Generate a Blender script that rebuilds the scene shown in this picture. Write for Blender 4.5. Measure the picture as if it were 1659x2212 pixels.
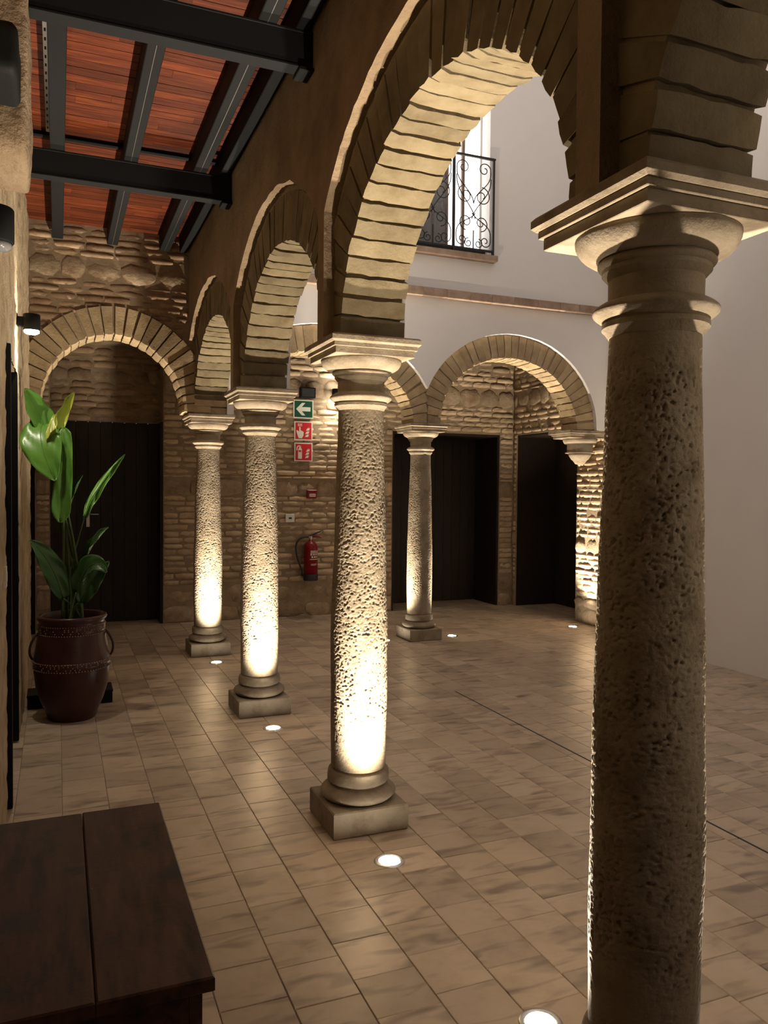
import bpy, bmesh, math, random
from mathutils import Vector, Matrix, noise as mnoise
R = random.Random(7)
scene = bpy.context.scene
col = scene.collection
for o in list(bpy.data.objects): bpy.data.objects.remove(o)

# ------------------------------------------------------------------ camera
F_PX, YAW, PITCH, ROLL, EYE = 1718.43, 0.38861, -0.028487, 0.008663, 1.6
def camera_axes():
    cy, sy, cp, sp = math.cos(YAW), math.sin(YAW), math.cos(PITCH), math.sin(PITCH)
    fw = Vector((sy*cp, cy*cp, sp)); r = Vector((cy, -sy, 0)); u = r.cross(fw)
    return r*math.cos(ROLL)+u*math.sin(ROLL), -r*math.sin(ROLL)+u*math.cos(ROLL), fw
cr, cu, cf = camera_axes()
cd = bpy.data.cameras.new('camera'); cam = bpy.data.objects.new('camera', cd); col.objects.link(cam)
cd.sensor_fit = 'HORIZONTAL'; cd.sensor_width = 36; cd.lens = F_PX/1659*36; cd.clip_start = .05
cam.matrix_world = Matrix(((cr.x, cu.x, -cf.x, 0), (cr.y, cu.y, -cf.y, 0), (cr.z, cu.z, -cf.z, EYE), (0, 0, 0, 1)))
scene.camera = cam
def to_pixel(P):
    d = Vector(P)-Vector((0, 0, EYE)); w = d.dot(cf)
    if w < .05: return None
    return 829.5+F_PX*d.dot(cr)/w, 1106-F_PX*d.dot(cu)/w, w

# ------------------------------------------------------------------ light of the place
WORLD_COL, WORLD_STR = (0.65, 0.59, 0.58), 1.25
UP_POWER, SCONCE_UP, SCONCE_DOWN = 720, 9, 28
WARM = (1.0, 0.87, 0.68)
w = bpy.data.worlds.new('evening_sky'); scene.world = w; w.use_nodes = True
bg = w.node_tree.nodes['Background']; bg.inputs[0].default_value = (*WORLD_COL, 1); bg.inputs[1].default_value = WORLD_STR
vs = scene.view_settings; vs.view_transform = 'Standard'; vs.look = 'None'; vs.gamma = 1; vs.exposure = 0.0; vs.use_curve_mapping = False

# ------------------------------------------------------------------ helpers
class MB:
    def __init__(s): s.v = []; s.f = []
    def quad(s, a, b, c, d):
        n = len(s.v); s.v += [tuple(a), tuple(b), tuple(c), tuple(d)]; s.f.append((n, n+1, n+2, n+3)); return s
    def poly(s, pts):
        n = len(s.v); s.v += [tuple(p) for p in pts]; s.f.append(tuple(range(n, n+len(pts)))); return s
    def box(s, x0, x1, y0, y1, z0, z1, bev=0):
        if bev:
            n = len(s.v); b = bev
            for z, i in ((z0, b), (z0+b, 0), (z1-b, 0), (z1, b)):
                s.v += [(x0+i, y0+i, z), (x1-i, y0+i, z), (x1-i, y1-i, z), (x0+i, y1-i, z)]
            s.f.append((n+3, n+2, n+1, n)); s.f.append((n+12, n+13, n+14, n+15))
            for k in range(3):
                for j in range(4):
                    a = n+4*k+j; c = n+4*k+(j+1) % 4; s.f.append((a, c, c+4, a+4))
            return s
        n = len(s.v)
        s.v += [(x0, y0, z0), (x1, y0, z0), (x1, y1, z0), (x0, y1, z0), (x0, y0, z1), (x1, y0, z1), (x1, y1, z1), (x0, y1, z1)]
        s.f += [tuple(n+i for i in q) for q in ((3, 2, 1, 0), (4, 5, 6, 7), (0, 1, 5, 4), (1, 2, 6, 5), (2, 3, 7, 6), (3, 0, 4, 7))]
        return s
    def lathe(s, prof, seg=32, c=(0, 0, 0), caps=True, disp=None):
        n = len(s.v); m = len(prof)
        for (r, z) in prof:
            for k in range(seg):
                a = 2*math.pi*k/seg; rr = r+(disp(a, z, r) if disp else 0)
                s.v.append((c[0]+rr*math.cos(a), c[1]+rr*math.sin(a), c[2]+z))
        for i in range(m-1):
            for k in range(seg):
                a = n+i*seg+k; b = n+i*seg+(k+1) % seg; s.f.append((a, b, b+seg, a+seg))
        if caps:
            if prof[0][0] > 1e-5: s.f.append(tuple(n+k for k in reversed(range(seg))))
            if prof[-1][0] > 1e-5: s.f.append(tuple(n+(m-1)*seg+k for k in range(seg)))
        return s
    def tube(s, pts, r, seg=6, cap=True):
        pts = [Vector(p) for p in pts]; n = len(s.v); m = len(pts); prev = None
        rs = r if isinstance(r, (list, tuple)) else [r]*m
        for i, p in enumerate(pts):
            t = (pts[min(i+1, m-1)]-pts[max(i-1, 0)]).normalized()
            if prev is None:
                a = Vector((0, 0, 1)) if abs(t.z) < .9 else Vector((1, 0, 0)); x = t.cross(a).normalized()
            else:
                x = (prev-t*prev.dot(t))
                x = x.normalized() if x.length > 1e-6 else t.orthogonal().normalized()
            prev = x; y = t.cross(x)
            for k in range(seg):
                a = 2*math.pi*k/seg; s.v.append(tuple(p+(x*math.cos(a)+y*math.sin(a))*rs[i]))
        for i in range(m-1):
            for k in range(seg):
                a = n+i*seg+k; b = n+i*seg+(k+1) % seg; s.f.append((a, b, b+seg, a+seg))
        if cap:
            s.f.append(tuple(n+k for k in reversed(range(seg)))); s.f.append(tuple(n+(m-1)*seg+k for k in range(seg)))
        return s
    def mesh(s, name, mat=None, smooth=False):
        me = bpy.data.meshes.new(name); me.from_pydata(s.v, [], s.f); me.update()
        if mat: me.materials.append(mat)
        if smooth: me.polygons.foreach_set('use_smooth', [True]*len(me.polygons))
        return me
    def build(s, name, mat, parent=None, smooth=False, fixn=False):
        me = s.mesh(name, mat, smooth)
        if fixn:
            b = bmesh.new(); b.from_mesh(me); bmesh.ops.remove_doubles(b, verts=b.verts, dist=1e-5); bmesh.ops.recalc_face_normals(b, faces=b.faces); b.to_mesh(me); b.free()
        return link(name, me, parent)
def link(name, me, parent=None):
    o = bpy.data.objects.new(name, me); col.objects.link(o)
    if parent: o.parent = parent
    return o
def tag(o, label=None, cat=None, group=None, kind=None):
    if label: o['label'] = label
    if cat: o['category'] = cat
    if group: o['group'] = group
    if kind: o['kind'] = kind
    return o
def empty(name, loc=(0, 0, 0), rz=0):
    o = bpy.data.objects.new(name, None); o.empty_display_size = .1; col.objects.link(o); o.location = loc; o.rotation_euler = (0, 0, rz); return o
def smooth_by_angle(me, deg=40):
    b = bmesh.new(); b.from_mesh(me)
    for f in b.faces: f.smooth = True
    for e in b.edges:
        e.smooth = not (len(e.link_faces) == 2 and e.calc_face_angle(0) > math.radians(deg))
    b.to_mesh(me); b.free()

# ------------------------------------------------------------------ materials
def material(name, base, var=None, scale=6.0, rough=.85, bump=0, bscale=30, bdetail=6, tint=0, stretch=None, spec=.3, emit=None, metal=0, extra=None):
    m = bpy.data.materials.new(name); m.use_nodes = True; nt = m.node_tree; N = nt.nodes; L = nt.links
    b = N['Principled BSDF']; b.inputs['Roughness'].default_value = rough; b.inputs['Specular IOR Level'].default_value = spec; b.inputs['Metallic'].default_value = metal
    b.inputs['Base Color'].default_value = (*base, 1)
    if emit: b.inputs['Emission Color'].default_value = (*emit[0], 1); b.inputs['Emission Strength'].default_value = emit[1]
    tc = N.new('ShaderNodeTexCoord'); vec = tc.outputs['Object']; src = None
    if tint: vec = N.new('ShaderNodeNewGeometry').outputs['Position']
    if stretch or tint:
        mp = N.new('ShaderNodeMapping'); L.new(vec, mp.inputs[0]); vec = mp.outputs[0]
        if stretch: mp.inputs['Scale'].default_value = stretch
    rnd = None
    if tint:
        oi = N.new('ShaderNodeObjectInfo'); at = N.new('ShaderNodeAttribute'); at.attribute_name = 'tint'
        ad = N.new('ShaderNodeMath'); ad.operation = 'ADD'; L.new(oi.outputs['Random'], ad.inputs[0]); L.new(at.outputs['Fac'], ad.inputs[1])
        fr = N.new('ShaderNodeMath'); fr.operation = 'FRACT'; L.new(ad.outputs[0], fr.inputs[0]); rnd = fr.outputs[0]
        ml = N.new('ShaderNodeMath'); ml.operation = 'MULTIPLY'; ml.inputs[1].default_value = 37; L.new(rnd, ml.inputs[0])
        cb = N.new('ShaderNodeCombineXYZ'); [L.new(ml.outputs[0], cb.inputs[i]) for i in range(3)]
        L.new(cb.outputs[0], mp.inputs['Location'])
    if var:
        ns = N.new('ShaderNodeTexNoise'); ns.inputs['Scale'].default_value = scale; ns.inputs['Detail'].default_value = 7; ns.inputs['Roughness'].default_value = .62; L.new(vec, ns.inputs[0])
        rp = N.new('ShaderNodeValToRGB'); rp.color_ramp.elements[0].position = .32; rp.color_ramp.elements[1].position = .68
        rp.color_ramp.elements[0].color = (*var[0], 1); rp.color_ramp.elements[1].color = (*var[-1], 1)
        if len(var) == 3: e = rp.color_ramp.elements.new(.5); e.color = (*var[1], 1)
        L.new(ns.outputs[0], rp.inputs[0]); src = rp.outputs[0]
    if rnd is not None:
        hs = N.new('ShaderNodeHueSaturation'); mr = N.new('ShaderNodeMapRange'); mr.inputs['To Min'].default_value = 1-tint; mr.inputs['To Max'].default_value = 1+tint
        L.new(rnd, mr.inputs[0]); L.new(mr.outputs[0], hs.inputs['Value'])
        if src: L.new(src, hs.inputs['Color'])
        else: hs.inputs['Color'].default_value = (*base, 1)
        src = hs.outputs[0]
    if src: L.new(src, b.inputs['Base Color'])
    if bump:
        n2 = N.new('ShaderNodeTexNoise'); n2.inputs['Scale'].default_value = bscale; n2.inputs['Detail'].default_value = bdetail; n2.inputs['Roughness'].default_value = .65; L.new(tc.outputs['Object'] if not tint else vec, n2.inputs[0])
        bp = N.new('ShaderNodeBump'); bp.inputs['Strength'].default_value = 1; bp.inputs['Distance'].default_value = bump; L.new(n2.outputs[0], bp.inputs['Height']); L.new(bp.outputs[0], b.inputs['Normal'])
    if extra: extra(nt, b, vec, src)
    return m
def veins(nt, b, vec, src):
    N, L = nt.nodes, nt.links
    wv = N.new('ShaderNodeTexNoise'); wv.inputs['Scale'].default_value = 4.5; wv.inputs['Detail'].default_value = 1.6; wv.inputs['Distortion'].default_value = .7
    mp = N.new('ShaderNodeMapping'); mp.inputs['Scale'].default_value = (.9, 3.0, 1); L.new(vec, mp.inputs[0]); L.new(mp.outputs[0], wv.inputs[0])
    rp = N.new('ShaderNodeValToRGB'); rp.color_ramp.elements[0].position = .52; rp.color_ramp.elements[1].position = .74
    rp.color_ramp.elements[0].color = (1, 1, 1, 1); rp.color_ramp.elements[1].color = (.5, .48, .49, 1); L.new(wv.outputs[0], rp.inputs[0])
    mx = N.new('ShaderNodeMix'); mx.data_type = 'RGBA'; mx.blend_type = 'MULTIPLY'; mx.inputs[0].default_value = 1
    L.new(src, mx.inputs[6]); L.new(rp.outputs[0], mx.inputs[7]); L.new(mx.outputs[2], b.inputs['Base Color'])
def blotches(nt, b, vec, src):
    N, L = nt.nodes, nt.links; tc = N.new('ShaderNodeTexCoord')
    ns = N.new('ShaderNodeTexNoise'); ns.inputs['Scale'].default_value = 7; ns.inputs['Detail'].default_value = 4; ns.inputs['Distortion'].default_value = .4; L.new(tc.outputs['Object'], ns.inputs[0])
    rp = N.new('ShaderNodeValToRGB'); rp.color_ramp.elements[0].position = .56; rp.color_ramp.elements[1].position = .72; rp.color_ramp.elements[0].color = (0, 0, 0, 1); L.new(ns.outputs[0], rp.inputs[0])
    mx = N.new('ShaderNodeMix'); mx.data_type = 'RGBA'; L.new(rp.outputs[0], mx.inputs[0]); L.new(src, mx.inputs[6]); mx.inputs[7].default_value = (.018, .017, .017, 1)
    n2 = N.new('ShaderNodeTexNoise'); n2.inputs['Scale'].default_value = 9; n2.inputs['Detail'].default_value = 8; n2.inputs['Roughness'].default_value = .75; L.new(tc.outputs['Object'], n2.inputs[0])
    r2 = N.new('ShaderNodeValToRGB'); r2.color_ramp.elements[0].position = .685; r2.color_ramp.elements[1].position = .74; r2.color_ramp.elements[0].color = (0, 0, 0, 1); L.new(n2.outputs[0], r2.inputs[0])
    m2 = N.new('ShaderNodeMix'); m2.data_type = 'RGBA'; L.new(r2.outputs[0], m2.inputs[0]); L.new(mx.outputs[2], m2.inputs[6]); m2.inputs[7].default_value = (.22, .17, .13, 1); L.new(m2.outputs[2], b.inputs['Base Color'])
M = {}
M['column'] = material('column_stone', (.6, .5, .36), ((.18, .136, .088), (.265, .21, .145), (.305, .25, .18)), 9, .9, .004, 70)
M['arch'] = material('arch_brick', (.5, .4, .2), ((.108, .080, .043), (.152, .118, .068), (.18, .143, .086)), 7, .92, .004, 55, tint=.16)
M['arch_lit'] = material('lit_arch_brick', (.4, .3, .17), ((.26, .186, .104), (.355, .265, .153), (.41, .315, .193)), 7, .92, .004, 55, tint=.16)  # arch brick lightened to stand for ambient courtyard light on the cross wall
M['ring_mortar'] = material('ring_mortar', (.36, .28, .17), ((.17, .12, .07), (.26, .20, .12)), 14, .95, .005, 50)
M['brick'] = material('wall_brick', (.38, .26, .15), ((.20, .125, .075), (.31, .21, .13), (.37, .27, .175)), 6, .92, .005, 50, tint=.28)
M['brick_pale'] = material('pale_wall_brick', (.46, .34, .21), ((.36, .255, .155), (.47, .35, .225), (.53, .41, .28)), 9, .92, .006, 50, tint=.26)
M['rubble'] = material('rubble_stone', (.4, .3, .19), ((.22, .145, .09), (.32, .235, .15), (.40, .31, .215)), 7, .93, .010, 30, tint=.2)
M['mortar'] = material('lime_mortar', (.44, .33, .21), ((.24, .172, .108), (.32, .24, .158)), 9, .95, .006, 40)
M['plaster'] = material('gallery_render', (.40, .30, .18), ((.17, .115, .07), (.24, .17, .105), (.29, .21, .135)), 3.2, .95, .022, 22)
M['leftwall'] = material('left_wall_stone', (.45, .35, .22), ((.26, .185, .11), (.37, .28, .175), (.44, .35, .235)), 5, .95, .006, 60)
M['white'] = material('white_plaster', (.74, .71, .69), ((.72, .69, .67), (.75, .72, .70)), 1.5, .9, .001, 20)
M['black'] = material('black_steel', (.007, .007, .0075), None, rough=.7, spec=.18)
M['iron'] = material('wrought_iron', (.02, .018, .017), None, rough=.5, bump=.001, bscale=60)
M['plank'] = material('ceiling_wood', (.4, .13, .045), ((.05, .0085, .003), (.08, .0155, .0045), (.135, .031, .008)), 3, .5, .0008, 40, tint=.33, stretch=(1.2, 14, 14), spec=.2)
M['tile'] = material('marble_tile', (.55, .47, .38), ((.375, .295, .21), (.455, .36, .26), (.495, .40, .295)), 5, .34, 0, tint=.17, extra=veins, spec=.4)
M['grout'] = material('floor_grout', (.36, .3, .23), ((.28, .22, .16), (.38, .31, .24)), 20, .9)
M['doorwood'] = material('dark_door_wood', (.018, .011, .008), ((.012, .008, .006), (.03, .018, .012)), 8, .5, .001, 30, stretch=(14, 14, 1), tint=.2)
M['chest'] = material('worn_chest_wood', (.10, .05, .03), ((.02, .011, .008), (.065, .027, .016), (.10, .046, .027)), 4, .5, .0015, 30, stretch=(6, 1, 6), extra=blotches)
M['steel'] = material('brushed_steel', (.55, .53, .5), None, rough=.35, metal=1)
M['lens'] = material('lamp_lens', (1, .95, .85), None, emit=((1, .93, .8), 110))
M['clay'] = material('glazed_clay', (.10, .035, .025), ((.028, .009, .008), (.06, .02, .016)), 5, .32, .002, 25)
M['clay_band'] = material('carved_clay', (.36, .22, .14), ((.2, .1, .06), (.44, .3, .2)), 40, .5)
M['soil'] = material('potting_soil', (.03, .02, .015), None, rough=1, bump=.01, bscale=60)
M['rope'] = material('rope', (.06, .035, .025), None, rough=.9)
M['ledge'] = material('ledge_brick', (.38, .27, .20), ((.26, .17, .12), (.42, .31, .23)), 8, .9, .004, 50, tint=.12)
M['window_wood'] = material('window_frame_wood', (.25, .17, .13), None, rough=.5)
M['glow'] = material('lit_window', (.9, .9, .88), None, emit=((1, .97, .93), 3.2))
M['glass'] = material('window_glass', (.19, .185, .185), None, rough=.08, spec=.6)
M['red'] = material('red_enamel', (.20, .007, .012), None, rough=.35)
M['sign_red'] = material('sign_red', (.55, .02, .03), None, rough=.5)
M['sign_green'] = material('sign_green', (.01, .075, .04), None, rough=.5)
M['sign_white'] = material('sign_white', (.72, .70, .62), None, rough=.5)
M['plastic'] = material('white_plastic', (.7, .67, .62), None, rough=.4)
M['dark_print'] = material('dark_print', (.03, .03, .03), None, rough=.6)
def leafmat(name, a, b_, tr=.25):
    m = material(name, a, (a, b_), 3, .32, .0006, 40, stretch=None)
    b = m.node_tree.nodes['Principled BSDF']; b.inputs['Transmission Weight'].default_value = 0; b.inputs['Subsurface Weight'].default_value = 0
    return m
M['leaf'] = leafmat('leaf_green', (.045, .12, .017), (.08, .185, .028))
M['leaf_y'] = leafmat('leaf_yellow_green', (.17, .24, .03), (.27, .29, .04))
M['leaf_d'] = leafmat('leaf_dark_green', (.025, .065, .018), (.045, .10, .03))
M['stem'] = material('leaf_stalk', (.05, .085, .025), ((.035, .06, .02), (.07, .11, .03)), 8, .5)

# ------------------------------------------------------------------ measures of the place
XA = 1.337; YC = [1.545, 3.568, 5.612, 7.75]; XB = 3.595; YB = 7.76
XL = -.236; XR = 5.87; XRC = 5.62; YE = 9.6; YS = -2.6; ZC = 3.92; ZTOP = 7.2
CORE, RINGF, PROUD = .143, .155, .205; Z0 = 2.296

# ------------------------------------------------------------------ walls with openings (extruded strips)
def ellipse_open(c, a, b, z0=Z0, clip=None, jit=0, seed=0):
    cl = clip if isinstance(clip, tuple) else (clip or a, clip or a)
    aL, aR = min(a, cl[0]), min(a, cl[1])
    def f(u):
        t = max(0., 1-((u-c)/a)**2)
        z = z0+b*math.sqrt(t)
        if jit: z += jit*mnoise.noise((u*9, seed*3.1, 0))+jit*.6*mnoise.noise((u*31, seed*5.7, 2))
        return z
    return (c-aL, c+aR, f)
def rect_open(u0, u1, z): return (u0, u1, lambda u: z)
def arch_wall(mb, axis, v0, v1, u0, u1, z0, z1, openings, step=.03):
    """strip wall along axis ('x' or 'y') between v0 and v1 across; openings are cut from below"""
    P = (lambda u, v, z: (u, v, z)) if axis == 'x' else (lambda u, v, z: (v, u, z))
    segs = []; ops = sorted(openings, key=lambda o: o[0]); cur = u0
    for (a, b, f) in ops:
        a = max(a, u0); b = min(b, u1)
        if a > cur+1e-6: segs.append((cur, a, None))
        segs.append((a, b, f)); cur = b
    if cur < u1-1e-6: segs.append((cur, u1, None))
    for (a, b, f) in segs:
        n = max(1, int((b-a)/step)) if f else 1
        us = [a+(b-a)*(.5-.5*math.cos(math.pi*i/n)) for i in range(n+1)] if f else [a, b]
        for i in range(len(us)-1):
            ua, ub = us[i], us[i+1]; la = f(ua) if f else z0; lb = f(ub) if f else z0
            mb.quad(P(ua, v0, la), P(ub, v0, lb), P(ub, v0, z1), P(ua, v0, z1))
            mb.quad(P(ub, v1, lb), P(ua, v1, la), P(ua, v1, z1), P(ub, v1, z1))
            if f: mb.quad(P(ua, v1, la), P(ub, v1, lb), P(ub, v0, lb), P(ua, v0, la))
            mb.quad(P(ua, v0, z1), P(ub, v0, z1), P(ub, v1, z1), P(ua, v1, z1))
        if f:
            for u, sgn in ((a, 1), (b, -1)):
                if f(u) > z0+1e-4: mb.quad(P(u, v0, z0), P(u, v1, z0), P(u, v1, f(u)), P(u, v0, f(u)))
    for u in (u0, u1):
        lo = max([z0]+[f(u) for (a, b, f) in openings if a <= u <= b])
        mb.quad(P(u, v0, lo), P(u, v1, lo), P(u, v1, z1), P(u, v0, z1))
    return mb

# ------------------------------------------------------------------ floor
floor = MB().box(XL-.4, 6.7, YS, 10.5, -.12, -.0045).build('floor', M['grout']); tag(floor, 'pale marble tile floor of courtyard and gallery', 'floor', kind='structure')
def tile_mesh():
    m = MB(); c = .004; n = 0
    m.v = [(-.5, -.5, -1), (.5, -.5, -1), (.5, .5, -1), (-.5, .5, -1), (-.5, -.5, -.2), (.5, -.5, -.2), (.5, .5, -.2), (-.5, .5, -.2), (-.49, -.49, 0), (.49, -.49, 0), (.49, .49, 0), (-.49, .49, 0)]
    for k in range(2):
        for j in range(4): a = 4*k+j; b = 4*k+(j+1) % 4; m.f.append((a, b, b+4, a+4))
    m.f.append((8, 9, 10, 11)); return m
tile_me = tile_mesh().mesh('floor_tile', M['tile'])
tiles = []; PX = .2180; GAP = .0022
x = 1.103-PX*7
while x < 6.6:
    y = YS+R.uniform(0, .2)
    while y < 10.4:
        L = R.choice([.20, .205, .21, .215, .22, .22, .30, .34])
        x0 = max(x, XL-.3); x1 = min(x+PX, 6.6)
        if x1-x0 > .03 and y+L/2 > .4: tiles.append((x0, x1, y, y+L))
        y += L
    x += PX
def tile_size(t):
    q = to_pixel(((t[0]+t[1])/2, (t[2]+t[3])/2, 0))
    if not q or not (-30 < q[0] < 1690 and q[1] < 2240): return 0
    if q[0] < 460 and q[1] > 1780: return 0
    if 1290 < q[0] < 1510: return 0
    return 1/q[2]**3
tiles.sort(key=tile_size, reverse=True)
for t in tiles[:300]:
    o = link('floor_tile', tile_me, floor); o.location = ((t[0]+t[1])/2, (t[2]+t[3])/2, R.uniform(-.0006, .0006))
    o.scale = (t[1]-t[0]-GAP, t[3]-t[2]-GAP, .012)
def join_pieces(base, placements, name, mat, parent):
    """base mesh copied with (matrix) placements into ONE mesh with a tint per piece"""
    bv = [v.co.copy() for v in base.vertices]; bf = [tuple(p.vertices) for p in base.polygons]
    V = []; Fc = []; T = []
    for mt in placements:
        n = len(V); V += [tuple(mt @ v) for v in bv]; Fc += [tuple(n+i for i in f) for f in bf]; T += [R.random()]*len(bf)
    me = bpy.data.meshes.new(name); me.from_pydata(V, [], Fc); me.materials.append(mat)
    at = me.attributes.new('tint', 'FLOAT', 'FACE'); at.data.foreach_set('value', T)
    o = link(name, me, parent); o['kind'] = 'stuff'; return o
join_pieces(tile_me, [Matrix.LocRotScale(Vector(((t[0]+t[1])/2, (t[2]+t[3])/2, R.uniform(-.0006, .0006))), None, Vector((t[1]-t[0]-GAP, t[3]-t[2]-GAP, .012))) for t in tiles[300:]], 'tile_field', M['tile'], floor)

# ------------------------------------------------------------------ brick pieces
def piece_mesh(seed, nx, nz, rnd, mat, name):
    rr = random.Random(seed); m = MB(); idx = {}
    for k in range(nz+1):
        for i in range(nx+1):
            u = i/nx-.5; v = k/nz-.5; ex = (i in (0, nx)); ez = (k in (0, nz))
            y = -.5+(.30*rnd if (ex and ez) else .16*rnd if (ex or ez) else 0)+rr.uniform(-.10, .10)*rnd
            du = rr.uniform(-.03, .03)*(0 if not ex else 1); dv = rr.uniform(-.09, .05)*(1 if ez else 0)
            if ex and ez: u *= 1-.05*rnd; v *= 1-.14*rnd
            idx[i, k] = len(m.v); m.v.append((u+du, y, v+dv))
    ring = [(i, 0) for i in range(nx)]+[(nx, k) for k in range(nz)]+[(nx-i, nz) for i in range(nx)]+[(0, nz-k) for k in range(nz)]
    back = []
    for q in ring:
        v = m.v[idx[q]]; back.append(len(m.v)); m.v.append((v[0], .5, v[2]))
    for k in range(nz):
        for i in range(nx): m.f.append((idx[i, k], idx[i+1, k], idx[i+1, k+1], idx[i, k+1]))
    for j in range(len(ring)):
        a, b = idx[ring[j]], idx[ring[(j+1) % len(ring)]]; m.f.append((b, a, back[j], back[(j+1) % len(ring)]))
    me = m.mesh(name, mat, True); return me
BR = [piece_mesh(i, 4, 2, .8, M['brick'], 'brick') for i in range(8)]
BP = [piece_mesh(20+i, 4, 2, .8, M['brick_pale'], 'brick') for i in range(8)]
ST = [piece_mesh(40+i, 4, 3, 1.6, M['rubble'], 'stone') for i in range(8)]
def brick_field(parent, intervals, zs, plane, facing, kinds=('b',), bands=(), course=(.058, .07), length=(.2, .3), depth=.05, proud=(.002, .016), gap=.012, limit=300, weight=None):
    """courses of bricks on a plane; facing '-y' (plane = y) or '-x' (plane = x). bands: (z0,z1,kind,len range)"""
    out = []; z, z1 = zs
    while z < z1-.03:
        h = R.uniform(*course); kind = 'b'; lr = length
        for (b0, b1, kd, l2) in bands:
            if b0 <= z+.02 < b1: kind = kd; lr = l2; h = min(R.uniform(.17, .26), b1-z+.02) if kd == 's' else h
        h = min(h, z1-z)
        for (a, b) in intervals(z, z+h):
            u = a-R.uniform(0, .12) if b-a > .3 else a
            while u < b-.02:
                L = R.uniform(*lr); ua = max(u, a); ub = min(u+L, b)
                if b-ub < .05: ub = b
                if ub-ua > .03:
                    s = 's' if kind == 's' else 'b'
                    hh = h*R.uniform(.82, 1) if s == 's' else h
                    out.append((s, (ua+ub)/2, z+hh/2, ub-ua-gap, hh-gap*R.uniform(.7, 1.25), R.uniform(*proud)+(R.uniform(0, .02) if s == 's' else 0)))
                u = ub if ub > u+.01 else u+L
        z += h
    def place(p):
        s, u, zz, L, h, pr = p
        if facing == '-y': loc = Vector((u, plane-pr+depth/2, zz)); rot = Matrix.Rotation(R.uniform(-.012, .012), 3, 'Y')
        else: loc = Vector((plane-pr+depth/2, u, zz)); rot = Matrix.Rotation(-math.pi/2, 3, 'Z') @ Matrix.Rotation(R.uniform(-.012, .012), 3, 'Y')
        return loc, rot, Vector((L, depth, h))
    def key(p):
        c = (p[1], plane, p[2]) if facing == '-y' else (plane, p[1], p[2]); q = to_pixel(c)
        if not q or not (0 < q[0] < 1659 and 0 < q[1] < 2212): return 0
        return p[3]*p[4]/q[2]**2*(weight(*c) if weight else 1)
    out.sort(key=key, reverse=True)
    bm_ = BP if 'pale' in kinds else BR
    for p in out[:limit]:
        loc, rot, sc = place(p)
        me = R.choice(ST if p[0] == 's' else bm_); o = link('stone' if p[0] == 's' else 'brick', me, parent)
        o.location = loc; o.rotation_euler = rot.to_euler(); o.scale = sc
    rest = out[limit:]
    if rest: join_pieces(bm_[0], [Matrix.LocRotScale(*(lambda a: (a[0], a[1].to_quaternion(), a[2]))(place(p))) for p in rest], 'brick_field', M['brick_pale'] if 'pale' in kinds else M['brick'], parent)

# ------------------------------------------------------------------ voussoirs
def voussoir_mesh(seed, mat='arch'):
    rr = random.Random(seed); m = MB(); ny = 8; nx = 2; V = {}
    # x tangent (unit pitch), y depth -.5..5, z radial 0..1
    for lay in range(2):
        for j in range(ny+1):
            yv = j/ny-.5
            for i in range(nx+1):
                e = i/nx*2-1
                half = .462 if lay == 0 else .63
                xx = e*half+(rr.uniform(-.06, .03)*e if lay == 0 and e else 0)
                zz = (rr.uniform(0, .014)+(.012 if abs(e) else 0)+(.03 if j in (0, ny) else 0)) if lay == 0 else 1
                yy = yv*(1 if lay else (.985 if j in (0, ny) else 1))+(rr.uniform(-.012, .012) if j in (0, ny) else 0)
                V[lay, j, i] = len(m.v); m.v.append((xx, yy, zz))
    for j in range(ny):
        for i in range(nx): m.f.append((V[0, j, i], V[0, j+1, i], V[0, j+1, i+1], V[0, j, i+1]))
        m.f.append((V[0, j, 0], V[1, j, 0], V[1, j+1, 0], V[0, j+1, 0])); m.f.append((V[0, j, nx], V[0, j+1, nx], V[1, j+1, nx], V[1, j, nx]))
    for j in (0, ny):
        for i in range(nx):
            q = (V[0, j, i], V[0, j, i+1], V[1, j, i+1], V[1, j, i]); m.f.append(q if j == 0 else q[::-1])
    me = m.mesh('voussoir', M[mat], False)
    b = bmesh.new(); b.from_mesh(me); bmesh.ops.recalc_face_normals(b, faces=b.faces); b.to_mesh(me); b.free()
    smooth_by_angle(me, 50); return me
VS = [voussoir_mesh(i) for i in range(9)]; VP_ = [voussoir_mesh(i, 'arch_lit') for i in range(9)]
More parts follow.
